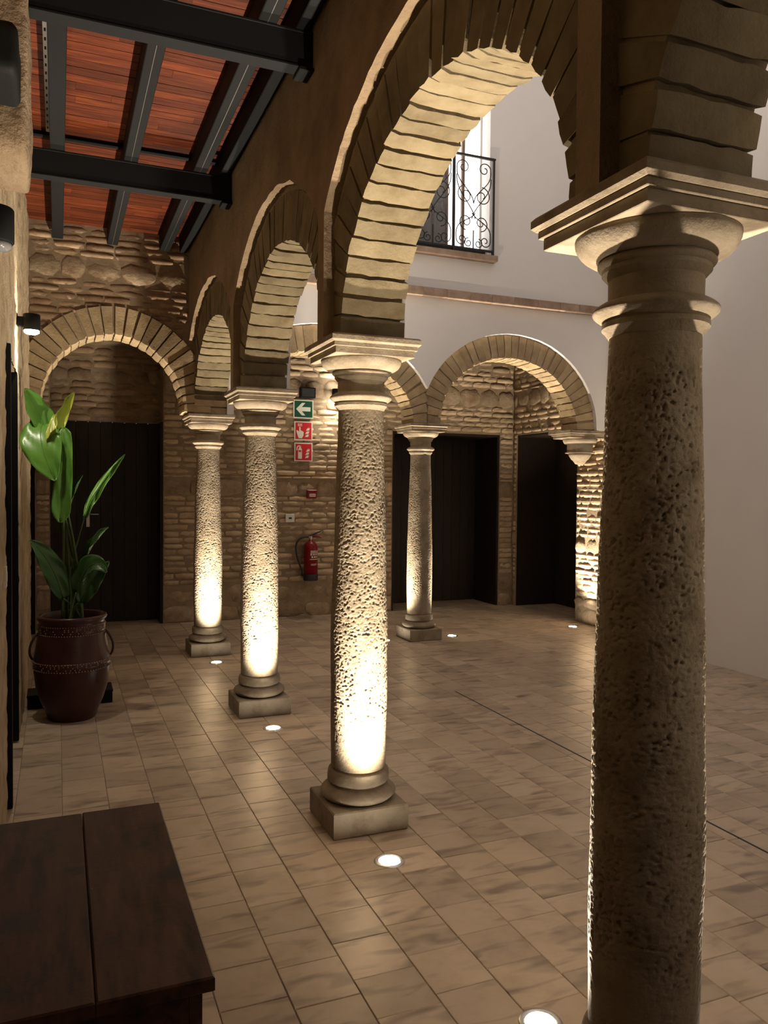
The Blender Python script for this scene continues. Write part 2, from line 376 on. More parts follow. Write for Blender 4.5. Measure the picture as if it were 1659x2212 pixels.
def voussoirs(parent, axis, c, v, a, b, half_pitch, ring=.27, depth=.31, pitch=.086, umin=-9, umax=9, pieces=None):
    N = 400; pts = []; s = [0]
    for i in range(N+1):
        t = math.pi*i/N; pts.append((c+a*math.cos(t), Z0+b*math.sin(t), t))
        if i: s.append(s[-1]+math.hypot(pts[i][0]-pts[i-1][0], pts[i][1]-pts[i-1][1]))
    n = round(s[-1]/pitch); pt = s[-1]/n; j = 0
    for k in range(n):
        target = (k+.5)*pt
        while s[j] < target: j += 1
        u, z, t = pts[j]; nu, nz = math.cos(t)/a, math.sin(t)/b; l = math.hypot(nu, nz); nu /= l; nz /= l
        if not (umin < u < umax): continue
        hp = half_pitch[0 if u < c else 1] if isinstance(half_pitch, tuple) else half_pitch
        Lr = ring if abs(nu) < 1e-3 else min(ring, max(.10, (hp-.004-abs(u-c))/abs(nu)))
        o = link('voussoir', (pieces or VS)[R.randrange(9)], parent); off = R.uniform(-.006, .004)
        d = depth*R.uniform(.97, 1.02)
        if axis == 'y':
            X = Vector((0, -nz, nu)); Yv = Vector((1, 0, 0)); Zv = Vector((0, nu, nz)); P = Vector((v, u+nu*off, z+nz*off))
        else:
            X = Vector((nz, 0, -nu)); Yv = Vector((0, 1, 0)); Zv = Vector((nu, 0, nz)); P = Vector((u+nu*off, v, z+nz*off))
        if X.cross(Yv).dot(Zv) < 0: X = -X
        rot = Matrix((X, Yv, Zv)).transposed()
        o.rotation_euler = (rot @ Matrix.Rotation(R.uniform(-.02, .02), 3, 'Z')).to_euler(); o.location = P; o.scale = (pt*R.uniform(.9, 1.02), d, Lr)

# ------------------------------------------------------------------ arcade wall along the gallery
A_ARCH = []
ys = [-.478]+YC
for i in range(4):
    c = (ys[i]+ys[i+1])/2; hp = (ys[i+1]-ys[i])/2; A_ARCH.append((c, hp, hp-.15, .705))
wall_arcade = empty('wall_arcade', (XA, 0, 0)); tag(wall_arcade, 'brick and render arcade wall dividing gallery from courtyard', 'wall', kind='structure')
wall_arcade.location = (0, 0, 0)
mb = MB(); arch_wall(mb, 'y', XA-CORE, XA+CORE, YS, YB-.16, Z0, 3.7, [ellipse_open(c, a+.026, b+.026) for c, hp, a, b in A_ARCH])
mb.build('arch_core', M['ring_mortar'], wall_arcade)
def ext_open(c, hp, a, b, seed, w=.30): return ellipse_open(c, a+w+.02, b+w, clip=hp-.045, jit=.012, seed=seed)
mb = MB(); arch_wall(mb, 'y', XA-PROUD, XA-CORE, YS, YB-.16, Z0, ZC+.1, [ext_open(*q, seed=i+1) for i, q in enumerate(A_ARCH)])
mb.build('gallery_render', M['plaster'], wall_arcade)
mb = MB(); arch_wall(mb, 'y', XA+CORE, XA+PROUD, YS, YB-.2, Z0, ZTOP, [ext_open(*q, seed=i+11) for i, q in enumerate(A_ARCH)])
mb.box(XA-PROUD, XA+CORE, YS, YB-.2, ZC+.15, ZTOP)
mb.box(XA-CORE, XA+CORE, YS, -.478+.02, 0, Z0+.3)
mb.build('courtyard_plaster', M['white'], wall_arcade)
for i, (c, hp, a, b) in enumerate(A_ARCH):
    ar = empty('arch_ring', (0, 0, 0)); ar.parent = wall_arcade; ar.location = (0, 0, 0)
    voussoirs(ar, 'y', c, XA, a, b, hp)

# ------------------------------------------------------------------ cross wall at the back (gallery arch + courtyard arches)
T_ARCH = (.47, .63, .61, .667); B_ARCH1 = (2.466, 1.129, .969, .67); B_ARCH2 = (4.615, 1.02, .86, .745)
wall_back = empty('wall_back'); tag(wall_back, 'arched cross wall of the courtyard, white plaster above brick arches', 'wall', kind='structure')
ops = [ellipse_open(c, a+.026, b+.026) for c, hp, a, b in (T_ARCH, B_ARCH1, B_ARCH2)]
mb = MB(); arch_wall(mb, 'x', YB-CORE, YB+CORE, XL-.05, XR+.3, Z0, 4.1, ops); mb.build('arch_core', M['mortar'], wall_back)
e1 = ellipse_open(B_ARCH1[0], B_ARCH1[2]+.23, B_ARCH1[3]+.27, jit=.004, seed=31)[2]; e2 = ellipse_open(B_ARCH2[0], B_ARCH2[2]+.25, B_ARCH2[3]+.265, jit=.004, seed=32)[2]
mb = MB(); arch_wall(mb, 'x', YB-PROUD, YB-CORE, XA+PROUD, XR+.3, Z0, 4.06, [(XA+PROUD+.002, 5.865, lambda u: max(e1(u), e2(u)))], step=.02)
WX0, WX1, WZ0, WZ1 = 2.94, 4.285, 4.10, 6.3
mb.box(XA+PROUD, WX0, YB-PROUD, YB+CORE, 4.06, ZTOP); mb.box(WX1, XR+.3, YB-PROUD, YB+CORE, 4.06, ZTOP)
mb.box(WX0, WX1, YB-PROUD, YB+CORE, WZ1, ZTOP); mb.box(WX0, WX1, YB-PROUD, YB+CORE, 4.06, WZ0)
mb.build('courtyard_plaster', M['white'], wall_back)
for (c, hp, a, b), kw in ((T_ARCH, dict(umin=XL+.0, depth=.345)), (B_ARCH1, {}), (B_ARCH2, dict(umax=XR))):
    ar = empty('arch_ring'); ar.parent = wall_back
    hpp = (9, 1.337-c) if c < 1 else ((c-XA), (XB-c)) if c < 3 else (c-XB, 9)
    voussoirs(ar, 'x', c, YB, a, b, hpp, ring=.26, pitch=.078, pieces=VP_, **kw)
zz = Z0+.001; k_ = 0
while zz < 2.70:
    h_ = .068+.006*(k_ % 3); MB().box(XA-.160+.004*(k_ % 2), XA+.160-.005*(k_ % 3), YB-.172-.004*(k_ % 2), YB+.15, zz, zz+h_-.010, .005).build('pier_brick', M['arch_lit'], wall_back); zz += h_; k_ += 1
MB().box(XA-.148, XA+.148, YB-.160, YB+.14, Z0+.0005, 2.9).build('pier_core', M['mortar'], wall_back)
def t_int(z0, z1):
    c, hp, a, b = T_ARCH; zm = (z0+z1)/2; res = []; aa, bb = a+.262, b+.262
    if zm > Z0+bb: return [(XL, XA-PROUD-.003)]
    h = aa*math.sqrt(1-((zm-Z0)/bb)**2)
    for s, e in ((XL, c-h), (c+h, XA-PROUD-.003)):
        if e-s > .04: res.append((s, e))
    return res
brick_field(wall_back, t_int, (2.62, ZC), YB-CORE, '-y', bands=((3.44, 3.66, 's', (.2, .32)),), depth=.05)

# ------------------------------------------------------------------ end wall with doors
wall_end = empty('wall_end'); tag(wall_end, 'rubble and brick end wall behind the arcade columns', 'wall', kind='structure')
D1 = (-.085, 1.136); D2 = (4.05, 5.66); DZ = 2.365
mb = MB(); arch_wall(mb, 'x', YE+.012, YE+.75, XL-.4, 6.7, 0, 4.0, [rect_open(D1[0], D1[1], 3.25), rect_open(D2[0], D2[1], DZ)]); mb.build('masonry_core', M['mortar'], wall_end)
mb = MB().box(D1[0], D1[1], YE+.30, YE+.4, DZ, 3.25); mb.build('tympanum_core', M['mortar'], wall_end)
def e_int(z0, z1):
    zz = z1
    xs = [XL, D1[0], D1[1], D2[0], D2[1], XR]
    if z0 < DZ-.03: return [(XL, D1[0]), (D1[1], D2[0]), (D2[1], XR)]
    if z0 < 3.22: return [(XL, D1[0]), (D1[1], XR)]
    return [(XL, XR)]
def e_weight(x, y, z): return 3 if (1.1 < x < 3.6 and z < 3.15) or (x > 5.6) else (1 if (3.7 < x < 5.9 and 2.3 < z < 3.1) else .2)
brick_field(wall_end, e_int, (0, 3.9), YE+.012, '-y', kinds=('pale',), bands=((0, .42, 's', (.3, .55)), (1.52, 1.74, 's', (.22, .4)), (2.72, 2.98, 's', (.2, .36))), course=(.062, .08), length=(.2, .32), proud=(.003, .02), gap=.016, weight=e_weight)
brick_field(wall_end, lambda a, b: [D1], (DZ+.005, 3.24), YE+.30, '-y', bands=((2.78, 2.97, 's', (.16, .28)),), course=(.07, .085), limit=120)
def door(name, axis, plane, u0, u1, z, label, handle=None):
    d = empty(name); tag(d, label, 'door', kind='structure')
    n = max(5, round((u1-u0)/.13)); wd = (u1-u0)/n
    for k in range(n):
        a, b = u0+k*wd+.002, u0+(k+1)*wd-.002; m = MB()
        if axis == 'x': m.box(a, b, plane, plane+.04, .005, z, .004)
        else: m.box(plane, plane+.04, a, b, .005, z, .004)
        m.build('door_board', M['doorwood'], d)
    m = MB()
    (m.box(u0, u1, plane+.041, plane+.06, 0, z) if axis == 'x' else m.box(plane+.041, plane+.06, u0, u1, 0, z)).build('door_backing', M['doorwood'], d)
    if handle:
        hx, hz = handle; h = MB().box(hx-.018, hx+.018, plane-.008, plane, hz-.12, hz+.12, .002); hp = h.build('handle_plate', M['steel'], d)
        MB().tube([(hx, plane-.008, hz+.03), (hx, plane-.05, hz+.03), (hx+.02, plane-.055, hz+.03), (hx+.12, plane-.055, hz+.03)], .008, 8).build('door_lever', M['steel'], d, True)
    return d
door('door_1', 'x', YE+.33, D1[0]+.004, D1[1]-.004, DZ-.004, 'dark plank door under a brick tympanum behind the potted plant', (.32, 1.25))
door('door_2', 'x', YE+.66, D2[0]+.004, D2[1]-.004, DZ-.004, 'wide dark plank door set deep in the end wall')
# dark lining of the deep doorways
def lining(name, parts, label):
    d = empty(name); tag(d, label, 'door frame', kind='structure')
    for nm, b in parts: MB().box(*b, .003).build(nm, M['doorwood'], d)
lining('trim_1', [('jamb', (D2[0]+.0005, D2[0]+.03, YE+.03, YE+.655, 0, DZ-.001)), ('jamb', (D2[1]-.03, D2[1]-.0005, YE+.03, YE+.655, 0, DZ-.001)), ('head', (D2[0]+.032, D2[1]-.032, YE+.03, YE+.655, DZ-.03, DZ-.001))], 'dark timber lining of the deep end wall doorway')
lining('trim_2', [('jamb', (D1[1]-.03, D1[1]-.0005, YE+.03, YE+.325, 0, DZ-.001)), ('jamb', (D1[0]+.0005, D1[0]+.03, YE+.03, YE+.325, 0, DZ-.001))], 'dark timber jambs of the doorway under the tympanum')

# ------------------------------------------------------------------ right wall: masonry in the back gallery, white in the courtyard
wall_right = empty('wall_right'); tag(wall_right, 'tall white plaster wall along the courtyard with brick return', 'wall', kind='structure')
DY = (8.13, 9.53)
mb = MB(); arch_wall(mb, 'y', XR+.012, XR+.8, 7.0, YE+.75, 0, 4.0, [rect_open(DY[0], DY[1], DZ)]); mb.build('masonry_core', M['mortar'], wall_right)
MB().box(XRC, XR+.8, YS, 7.0, 0, ZTOP).box(XR+.003, XR+.9, 7.0, 7.553, 0, ZTOP).build('courtyard_plaster', M['white'], wall_right)
def r_int(z0, z1):
    if z0 < DZ-.03: return [(7.56, DY[0]), (DY[1], YE)]
    return [(7.56, YE)]
brick_field(wall_right, r_int, (0, 3.5), XR+.012, '-x', bands=((.02, .3, 's', (.3, .5)), (.85, 1.02, 's', (.15, .3)), (2.72, 2.98, 's', (.18, .34))), course=(.055, .085), length=(.14, .27), proud=(.002, .022), kinds=('pale',))
door('door_3', 'y', XR+.64, DY[0]+.004, DY[1]-.004, DZ-.004, 'dark plank door in the side wall beside the brick respond')
lining('trim_3', [('jamb', (XR+.03, XR+.635, DY[0]+.0005, DY[0]+.03, 0, DZ-.001)), ('jamb', (XR+.03, XR+.635, DY[1]-.03, DY[1]-.0005, 0, DZ-.001)), ('head', (XR+.03, XR+.635, DY[0]+.032, DY[1]-.032, DZ-.03, DZ-.001))], 'dark timber lining of the side wall doorway')

# ------------------------------------------------------------------ left wall, rough
wall_left = empty('wall_left'); tag(wall_left, 'rough stone left wall of the gallery', 'wall', kind='structure')
O1 = (4.30, 5.46); O2 = (7.97, 9.40); OZ = 2.30
def rough_grid(mb, u0, u1, z0, z1, x, step, amp, taper=(0, 0)):
    nu = max(1, int((u1-u0)/step)); nz = max(1, int((z1-z0)/step)); n = len(mb.v)
    for k in range(nz+1):
        for i in range(nu+1):
            u = u0+(u1-u0)*i/nu; z = z0+(z1-z0)*k/nz
            d = amp*(mnoise.fractal((u*5, z*7, 3), 1, 2.1, 4)*.9+.5*mnoise.noise((u*22, z*26, 5)))
            uu = u
            if i == nu and taper[1]: uu += taper[1]*(mnoise.noise((z*6, 8, u))+.5*mnoise.noise((z*17, 3, u)))
            if i == 0 and taper[0]: uu += taper[0]*mnoise.noise((z*6, 4, u))
            mb.v.append((x+d, uu, z))
    for k in range(nz):
        for i in range(nu): a = n+k*(nu+1)+i; mb.f.append((a, a+1, a+nu+2, a+nu+1))
mb = MB()
rough_grid(mb, 1.2, O1[0]-.03, 0, ZC+.02, XL, .03, .010, (0, .022)); rough_grid(mb, O1[0]-.03, O1[1], OZ, ZC+.02, XL, .03, .010)
rough_grid(mb, O1[1], O2[0]-.02, 0, ZC+.02, XL, .022, .011, (0, .02)); rough_grid(mb, O2[0]-.02, O2[1], OZ, ZC+.02, XL, .05, .01); rough_grid(mb, O2[1], YE+.02, 0, ZC+.02, XL, .05, .01)
mb.build('rough_stone_face', M['leftwall'], wall_left, True)
mb = MB(); arch_wall(mb, 'y', XL-.4, XL-.012, YS, YE+.3, 0, ZC+.02, [rect_open(O1[0], O1[1], OZ), rect_open(O2[0], O2[1], OZ)]); mb.build('masonry_core', M['mortar'], wall_left)
MB().box(XL-.02, XL-.002, YS, 1.2, 0, ZC).build('plain_face', M['leftwall'], wall_left)
d4 = empty('door_4'); tag(d4, 'black framed door in the left wall with its leaf standing open', 'door', kind='structure')
MB().box(XL-.075, XL+.022, O1[0]+.002, O1[0]+.05, 0, OZ-.003, .003).build('frame_post', M['black'], d4)
MB().box(XL-.10, XL+.004, O1[1]-.05, O1[1]-.004, .012, OZ-.003, .003).build('door_leaf', M['black'], d4)
MB().box(XL-.13, XL-.105, O1[0]+.055, O1[1]-.055, .012, OZ-.003, .003).build('door_panel', M['black'], d4)
d5 = empty('door_5'); tag(d5, 'black door in the left wall beyond the gallery arch', 'door', kind='structure')
MB().box(XL-.10, XL-.06, O2[0]+.01, O2[1]-.055, .012, OZ-.003, .003).build('door_panel', M['black'], d5)
MB().box(XL-.10, XL+.001, O2[1]-.05, O2[1]-.004, 0, OZ-.003, .003).build('frame_post', M['black'], d5)
# wall behind the viewer, plus an unseen one added to shade the near column
wf = MB().box(XL-.4, XRC+.4, YS-.2, YS, 0, 4.2).box(XA+PROUD, XRC-.001, .6, .75, 0, ZTOP).build('wall_front', M['white']); tag(wf, 'white plaster wall behind the viewer and an unseen one added to block the sky', 'wall', kind='structure')

# ------------------------------------------------------------------ plank ceiling, purlins, beams
ceiling = MB().box(XL-.4, XA-.13, YS, YB-.12, ZC+.02, ZC+.14).box(XL-.4, 6.7, YB-.12, 10.5, 4.0, 4.2).box(XA-.13, XRC+.4, YS, .6, 4.0, 4.2).build('ceiling', M['doorwood']); tag(ceiling, 'reddish plank ceiling of the gallery, with an unseen slab added to block the sky', 'ceiling', kind='structure')  # last slab, unseen beside the viewer, is added to keep sky light out
pm = MB().box(-.5, .5, -.5, .5, -.5, .5).mesh('ceiling_plank', M['plank'])
y = 1.6; PW = .0885
while y < YB-.16:
    cuts = [XL]+sorted(R.sample([.1, .3, .45, .6, .8, .95], R.choice([0, 1, 1, 2])))+[XA-PROUD]
    for a, b in zip(cuts, cuts[1:]):
        o = link('ceiling_plank', pm, ceiling); o.location = ((a+b)/2, y+PW/2, ZC+.01+R.uniform(-.001, .001)); o.scale = (b-a-.001, PW-.005, .02)
    y += PW
XP = [0.0, .455, .91, 1.075]; ZP = 3.775
plab = ['black steel purlin nearest the left wall, under the ceiling planks', 'black steel purlin second from the left wall under the planks', 'black steel purlin third from the left wall under the planks', 'black steel purlin along the arcade wall under the planks']
for k, xp in enumerate(XP):
    wd = .045 if k < 3 else .03; p = empty('ceiling_purlin', (xp, 1.6, ZP)); tag(p, plab[k], 'purlin', 'steel purlins carrying the plank ceiling')
    MB().box(-wd, wd, 0, YB-.15-1.6, 0, ZC-ZP-.001, .004).build('purlin_bar', M['black'], p)
    MB().box(-.0015, .0015, 0, YB-.16-1.6, -.0012, .004).build('weld_seam', M['steel'], p) if k in (1, 2) else None
    if k == 0:
        m = MB().box(-wd-.022, -wd-.001, 0, 4.0, ZC-ZP-.05, ZC-ZP-.047); s_ = m.build('perforated_strip', M['steel'], p)
        hm = MB(); yy = .05
        while yy < 4: hm.box(-wd-.016, -wd-.007, yy, yy+.03, ZC-ZP-.0515, ZC-ZP-.0498); yy += .09
        tag(hm.build('strip_slots', M['black'], s_), kind='stuff')
def beam(yc, label):
    b = empty('steel_beam', (0, yc, 3.6)); tag(b, label, 'beam', 'steel cross beams of the gallery roof')
    x0, x1 = XL-.02, XA-PROUD-.002; t = ZP-3.6-.001
    MB().box(x0, x1, -.042, .042, 0, .012, .002).build('bottom_flange', M['black'], b); MB().box(x0, x1, -.042, .042, t-.012, t, .002).build('top_flange', M['black'], b)
    MB().box(x0, x1, -.038, .038, .0125, t-.0125).build('web', M['black'], b)
    MB().box(x1-.07, x1, -.06, .06, -.02, -.0005, .003).build('bearing_plate', M['black'], b)
    if yc > 5: MB().box(x0+.03, x1-.02, .06, .11, ZC-3.6-.022, ZC-3.6-.002).build('top_batten', M['black'], b)
beam(3.745, 'black steel cross beam above the second column, beside the stone corbel'); beam(5.665, 'black steel cross beam above the column between pitted and corner columns')

# ------------------------------------------------------------------ columns
def shaft_disp(a, z, r):
    x, y = math.cos(a), math.sin(a); q = (x*1.9, y*1.9, z*9)
    pit = mnoise.turbulence((x*12, y*12, z*104), 3, False); msk = min(1, max(.4, .75+.8*mnoise.noise((x*2+5, y*2, z*8))))
    big = mnoise.noise((x*1.1, y*1.1, z*4))
    fade = min(1, max(0, (z-.30)/.25))*min(1, max(0.15, (1.99-z)/.15))
    return (-.0135*msk*max(0, pit-.16)+.0042*big+.0009*mnoise.noise((x*26, y*26, z*200)))*fade*1.0
def arcs(r0, z0, r1, z1, bulge, n=8):
    out = []
    for i in range(n+1):
        t = i/n; out.append((r0+(r1-r0)*t+bulge*math.sin(math.pi*t), z0+(z1-z0)*t))
    return out
prof = []
for i in range(461):
    z = .272+(1.985-.272)*i/460; t = (z-.272)/(1.713)
    r = .130+.006*math.sin(math.pi*min(1, t*1.35)) if t < .5 else None
    r = .131+.005*math.sin(math.pi*min(1, t/.6)) if t < .35 else .131+.005*math.sin(math.pi*min(1, t/.6))-.024*((t-.35)/.65)**1.5 if t < .6 else .131-.024*((t-.35)/.65)**1.5
    prof.append((r, z))
ME = {}
ME['shaft'] = MB().lathe(prof, 190, disp=shaft_disp).mesh('shaft', M['column'], True)
def wob(amp, f): return lambda a, z, r: amp*mnoise.noise((math.cos(a)*f, math.sin(a)*f, z*f*9))
ME['plinth'] = MB().box(-.185, .185, -.185, .185, 0, .122, .006).mesh('plinth', M['column'])
ME['base_moulding'] = MB().lathe([(.10, .1205)]+arcs(.150, .122, .151, .188, .031, 12)+[(.141, .190), (.135, .194), (.134, .200), (.139, .205), (.1465, .207)]+arcs(.147, .208, .1435, .258, .003, 5)+[(.139, .262), (.1315, .264), (.1285, .270), (.130, .276), (.10, .277)], 64, disp=wob(.0025, 2.2)).mesh('base_moulding', M['column'], True)
ME['astragal'] = MB().lathe([(.095, 1.97), (.109, 1.971), (.117, 1.983), (.126, 1.992), (.126, 2.004), (.122, 2.006), (.124, 2.010)]+arcs(.128, 2.012, .126, 2.052, .021, 9)+[(.112, 2.055), (.095, 2.056)], 64, disp=wob(.002, 2)).mesh('astragal', M['column'], True)
ME['neck'] = MB().lathe([(.09, 2.05), (.111, 2.051), (.111, 2.108), (.118, 2.114), (.123, 2.120), (.127, 2.124), (.127, 2.134)]+arcs(.131, 2.136, .131, 2.156, .007, 5)+[(.126, 2.158), (.09, 2.159)], 64, disp=wob(.0015, 2)).mesh('neck', M['column'], True)
ME['echinus'] = MB().lathe([(.09, 2.1535), (.128, 2.154)]+[(.128+.064*math.sin(t*math.pi/2/8), 2.154+.052*(1-math.cos(t*math.pi/2/8))) for t in range(1, 9)]+[(.191, 2.2085), (.15, 2.2095)], 72, disp=wob(.0012, 2)).mesh('echinus', M['column'], True)
ab = MB()
for (h, z0, z1, bv) in ((.193, 2.2085, 2.239, .002), (.203, 2.2385, 2.258, .002), (.217, 2.2575, Z0-.0015, .009)): ab.box(-h, h, -h, h, z0, z1, bv)
ME['abacus'] = ab.mesh('abacus', M['column'])
for k, m_ in ME.items():
    if k not in ('shaft', 'plinth', 'abacus'): smooth_by_angle(m_, 38)
def column(x, y, rz, label):
    c = empty('stone_column', (x, y, 0)); tag(c, label, 'column', 'stone columns of the arcade')
    for k in ('plinth', 'base_moulding', 'shaft', 'astragal', 'neck', 'echinus', 'abacus'):
        o = link(k, ME[k], c)
        if k not in ('plinth', 'abacus'): o.rotation_euler = (0, 0, rz)
    return c
column(XA, YC[0], .4, 'dark backlit stone column with pale light on its capital edges'); column(XA, YC[1], 2.0, 'pitted stone column lit by the largest floor uplight on its near side')
column(XA, YC[2], 3.9, 'lit stone column between the pitted column and the corner column'); column(XA, YC[3], 5.2, 'lit corner stone column where gallery arch and courtyard arches meet')
column(XB, YB, 1.2, 'slim courtyard column lit along both sides, before the wide dark doorway')
# bracket capital on the right wall
cb = empty('corbel_capital', (5.66, YB+.02, 0)); tag(cb, 'half capital bracket with a hanging drop on the brick side wall', 'corbel')
m = MB()
for (h, z0, z1) in ((.255, 2.2085, 2.239), (.27, 2.2385, 2.258), (.295, 2.2575, Z0-.0015)): m.box(-h, XR-5.66-.002, -h+.08, h-.08, z0, z1, .003)
m.build('abacus', M['column'], cb)
MB().lathe([(.09, 2.14), (.15, 2.141)]+[(.15+.05*math.sin(t*math.pi/12), 2.141+.066*(1-math.cos(t*math.pi/12))) for t in range(1, 7)]+[(.1, 2.208)], 40).build('echinus', M['column'], cb, True)
MB().lathe([(.1, 2.04), (.17, 2.041), (.17, 2.05), (.148, 2.055), (.148, 2.139), (.1, 2.14)], 40).build('neck', M['column'], cb)
MB().lathe([(.001, 1.905), (.05, 1.915), (.07, 1.94), (.075, 1.95), (.10, 1.97), (.125, 2.01), (.135, 2.035), (.1, 2.0395)], 40).build('pendant', M['column'], cb, True)

# ------------------------------------------------------------------ floor uplights
ul_ring = MB().lathe([(.045, .0005), (.0455, .0045), (.056, .006), (.064, .004), (.067, .0006)], 40, caps=False).mesh('trim_ring', M['steel'], True)
ul_lens = MB().lathe([(.0445, .0008), (.0445, .004), (.025, .0056), (.001, .006)], 32).mesh('lens', M['lens'], True)
def uplight(x, y, label, power=1.0, size=101, tilt=(0, 0)):
    u = empty('floor_uplight', (x, y, 0)); tag(u, label, 'floor light', 'recessed floor uplights'); link('trim_ring', ul_ring, u); link('lens', ul_lens, u)
    ld = bpy.data.lights.new('uplight_beam', 'SPOT'); ld.energy = UP_POWER*power; ld.color = WARM; ld.spot_size = math.radians(size); ld.spot_blend = 1; ld.shadow_soft_size = .02
    l = bpy.data.objects.new('uplight_beam', ld); col.objects.link(l); l.parent = u; l.location = (0, 0, .03); l.rotation_euler = (math.pi+tilt[0], tilt[1], 0)
uplight(1.338, 1.990, 'round floor uplight behind the dark backlit column', tilt=(.10, 0))
uplight(1.785, 1.63, 'round floor uplight on the courtyard side of the dark backlit column', .5, 92)
uplight(1.315, 3.116, 'round floor uplight before the pitted column, the largest glowing disc', tilt=(-.10, 0))
uplight(1.322, 5.149, 'round floor uplight before the column between pitted and corner columns', tilt=(-.10, 0))
uplight(1.337, 7.285, 'round floor uplight before the corner column', tilt=(-.10, 0))
uplight(3.989, 7.745, 'round floor uplight on the doorway side of the slim courtyard column', .7, 92)
uplight(3.20, 7.745, 'round floor uplight on the gallery side of the slim courtyard column', .7, 92)
uplight(5.605, 7.79, 'round floor uplight at the foot of the brick respond', .8, 96)

# ------------------------------------------------------------------ wall sconces
sc_body = MB().lathe([(.040, -.0475), (.046, -.05), (.05, -.045), (.05, .045), (.046, .05), (.040, .0475)], 32).mesh('lamp_body', M['black'], True)
sc_lens = MB().lathe([(.0395, -.004), (.044, .001), (.043, .012), (.03, .02), (.001, .024)], 28).mesh('lens', M['lens'], True)
def sconce(loc, wall_dir, reach, label, up=1.0, down=1.0, lens_mat=None):
    s = empty('wall_sconce', loc); tag(s, label, 'wall lamp', 'black cylinder wall lamps')
    smooth_by_angle(sc_body, 40); link('lamp_body', sc_body, s)
    wd = Vector(wall_dir); side = Vector((-wd.y, wd.x, 0)); a = wd*.045-side*.02; b = wd*(reach-.004)+side*.02
    MB().box(min(a.x, b.x), max(a.x, b.x), min(a.y, b.y), max(a.y, b.y), -.03, .03, .003).build('wall_arm', M['black'], s)
    lm = sc_lens
    if not down: lm = sc_lens.copy(); lm.materials.clear(); lm.materials.append(M['glass'])
    o = link('lens', lm, s); o.location = (0, 0, -.0505); o.rotation_euler = (math.pi, 0, 0)
    o = link('lens', lm, s); o.location = (0, 0, .0485); o.scale = (.9, .9, .08)
    for nm, z, rx, e, cone in (('lamp_down_beam', -.09, 0, SCONCE_DOWN*down, 120), ('lamp_up_beam', .09, math.pi, SCONCE_UP*up, 112)):
        if not e: continue
        ld = bpy.data.lights.new(nm, 'SPOT'); ld.energy = e; ld.color = WARM; ld.spot_size = math.radians(cone); ld.spot_blend = 1; ld.shadow_soft_size = .03
        l = bpy.data.objects.new(nm, ld); col.objects.link(l); l.parent = s; l.location = (0, 0, z); l.rotation_euler = (rx, 0, 0)
sconce((-.15, 5.40, 2.61), (-1, 0, 0), .085, 'black cylinder wall lamp glowing beside the gallery arch', 1.0, 1.0)
sconce((-.165, 2.55, 2.345), (-1, 0, 0), .068, 'unlit black cylinder wall lamp before the stone corbel', 0, 0)
sconce((3.22, YE-.12, 2.80), (0, 1, 0), .11, 'black wall lamp on the rubble end wall beside the signs', 3.0, 1.0)

# ------------------------------------------------------------------ corbel on left wall
def lump(x0, x1, y0, y1, z0, z1, amp, n=14):
    b = bmesh.new(); bmesh.ops.create_cube(b, size=1); bmesh.ops.subdivide_edges(b, edges=b.edges[:], cuts=n, use_grid_fill=True)
    for v in b.verts:
        p = Vector(((v.co.x+.5)*(x1-x0)+x0, (v.co.y+.5)*(y1-y0)+y0, (v.co.z+.5)*(z1-z0)+z0)); e = v.co*2
        k = max(0, (abs(e.x)**8+abs(e.y)**8+abs(e.z)**8)-1)
        p -= Vector((e.x*(x1-x0), e.y*(y1-y0), e.z*(z1-z0)))*.035*k
        d = mnoise.noise_vector(p*9)*amp+mnoise.noise_vector(p*30)*amp*.35; v.co = p+d
    me = bpy.data.meshes.new('lump'); b.to_mesh(me); b.free(); me.polygons.foreach_set('use_smooth', [True]*len(me.polygons)); return me
me = lump(XL-.02, -.105, 3.42, 3.95, 2.89, 3.59, .010); me.materials.append(M['plaster']); o = link('stone_corbel', me, wall_left); o['label'] = 'rounded stone corbel carrying the steel beam'
me = lump(XL-.01, -.125, 3.05, 3.35, 3.02, 3.20, .003, 8); me.materials.append(M['black']); o = link('timber_bracket', me); tag(o, 'dark rounded timber bracket before the stone corbel', 'bracket')

# ------------------------------------------------------------------ ledge, window, railing on the courtyard face
ledge = empty('trim_4', (0, 0, 0)); tag(ledge, 'narrow brick string course across the white courtyard wall', 'ledge', kind='structure')
xx = XA+PROUD
while xx < XRC+.2:
    L = R.uniform(.24, .30); m = MB().box(xx, min(xx+L-.003, XR), YB-PROUD-.07-R.uniform(0, .004), YB-PROUD-.0005, 3.60, 3.69, .005); m.build('ledge_brick', M['ledge'], ledge); xx += L
win = empty('window_1'); tag(win, 'tall courtyard window with a lit leaf and a grey leaf', 'window', kind='structure')
YW = YB-.02
def wbox(nm, a, b, z0, z1, mat, y0=YW, y1=YW+.05): return MB().box(a, b, y0, y1, z0, z1).build(nm, mat, win)
wbox('frame_post', WX0+.001, WX0+.05, WZ0+.001, WZ1-.001, M['window_wood']); wbox('frame_post', WX1-.02, WX1-.001, WZ0+.001, WZ1-.001, M['white'])
wbox('mullion', 4.035, 4.07, WZ0+.001, WZ1-.001, M['window_wood'], YW-.02, YW+.05); wbox('mullion', 3.86, 3.885, WZ0+.001, WZ1-.001, M['window_wood'], YW, YW+.05)
wbox('frame_head', WX0+.05, WX1-.02, WZ1-.05, WZ1-.001, M['window_wood'])
wbox('lit_pane', 3.885, 4.035, WZ0+.001, WZ1-.05, M['glow'], YW+.01, YW+.03); wbox('lit_pane', 4.07, WX1-.02, WZ0+.001, WZ1-.05, M['glow'], YW+.01, YW+.03)
wbox('grey_pane', WX0+.05, 3.86, WZ0+.001, WZ1-.05, M['glass'], YW+.01, YW+.03)
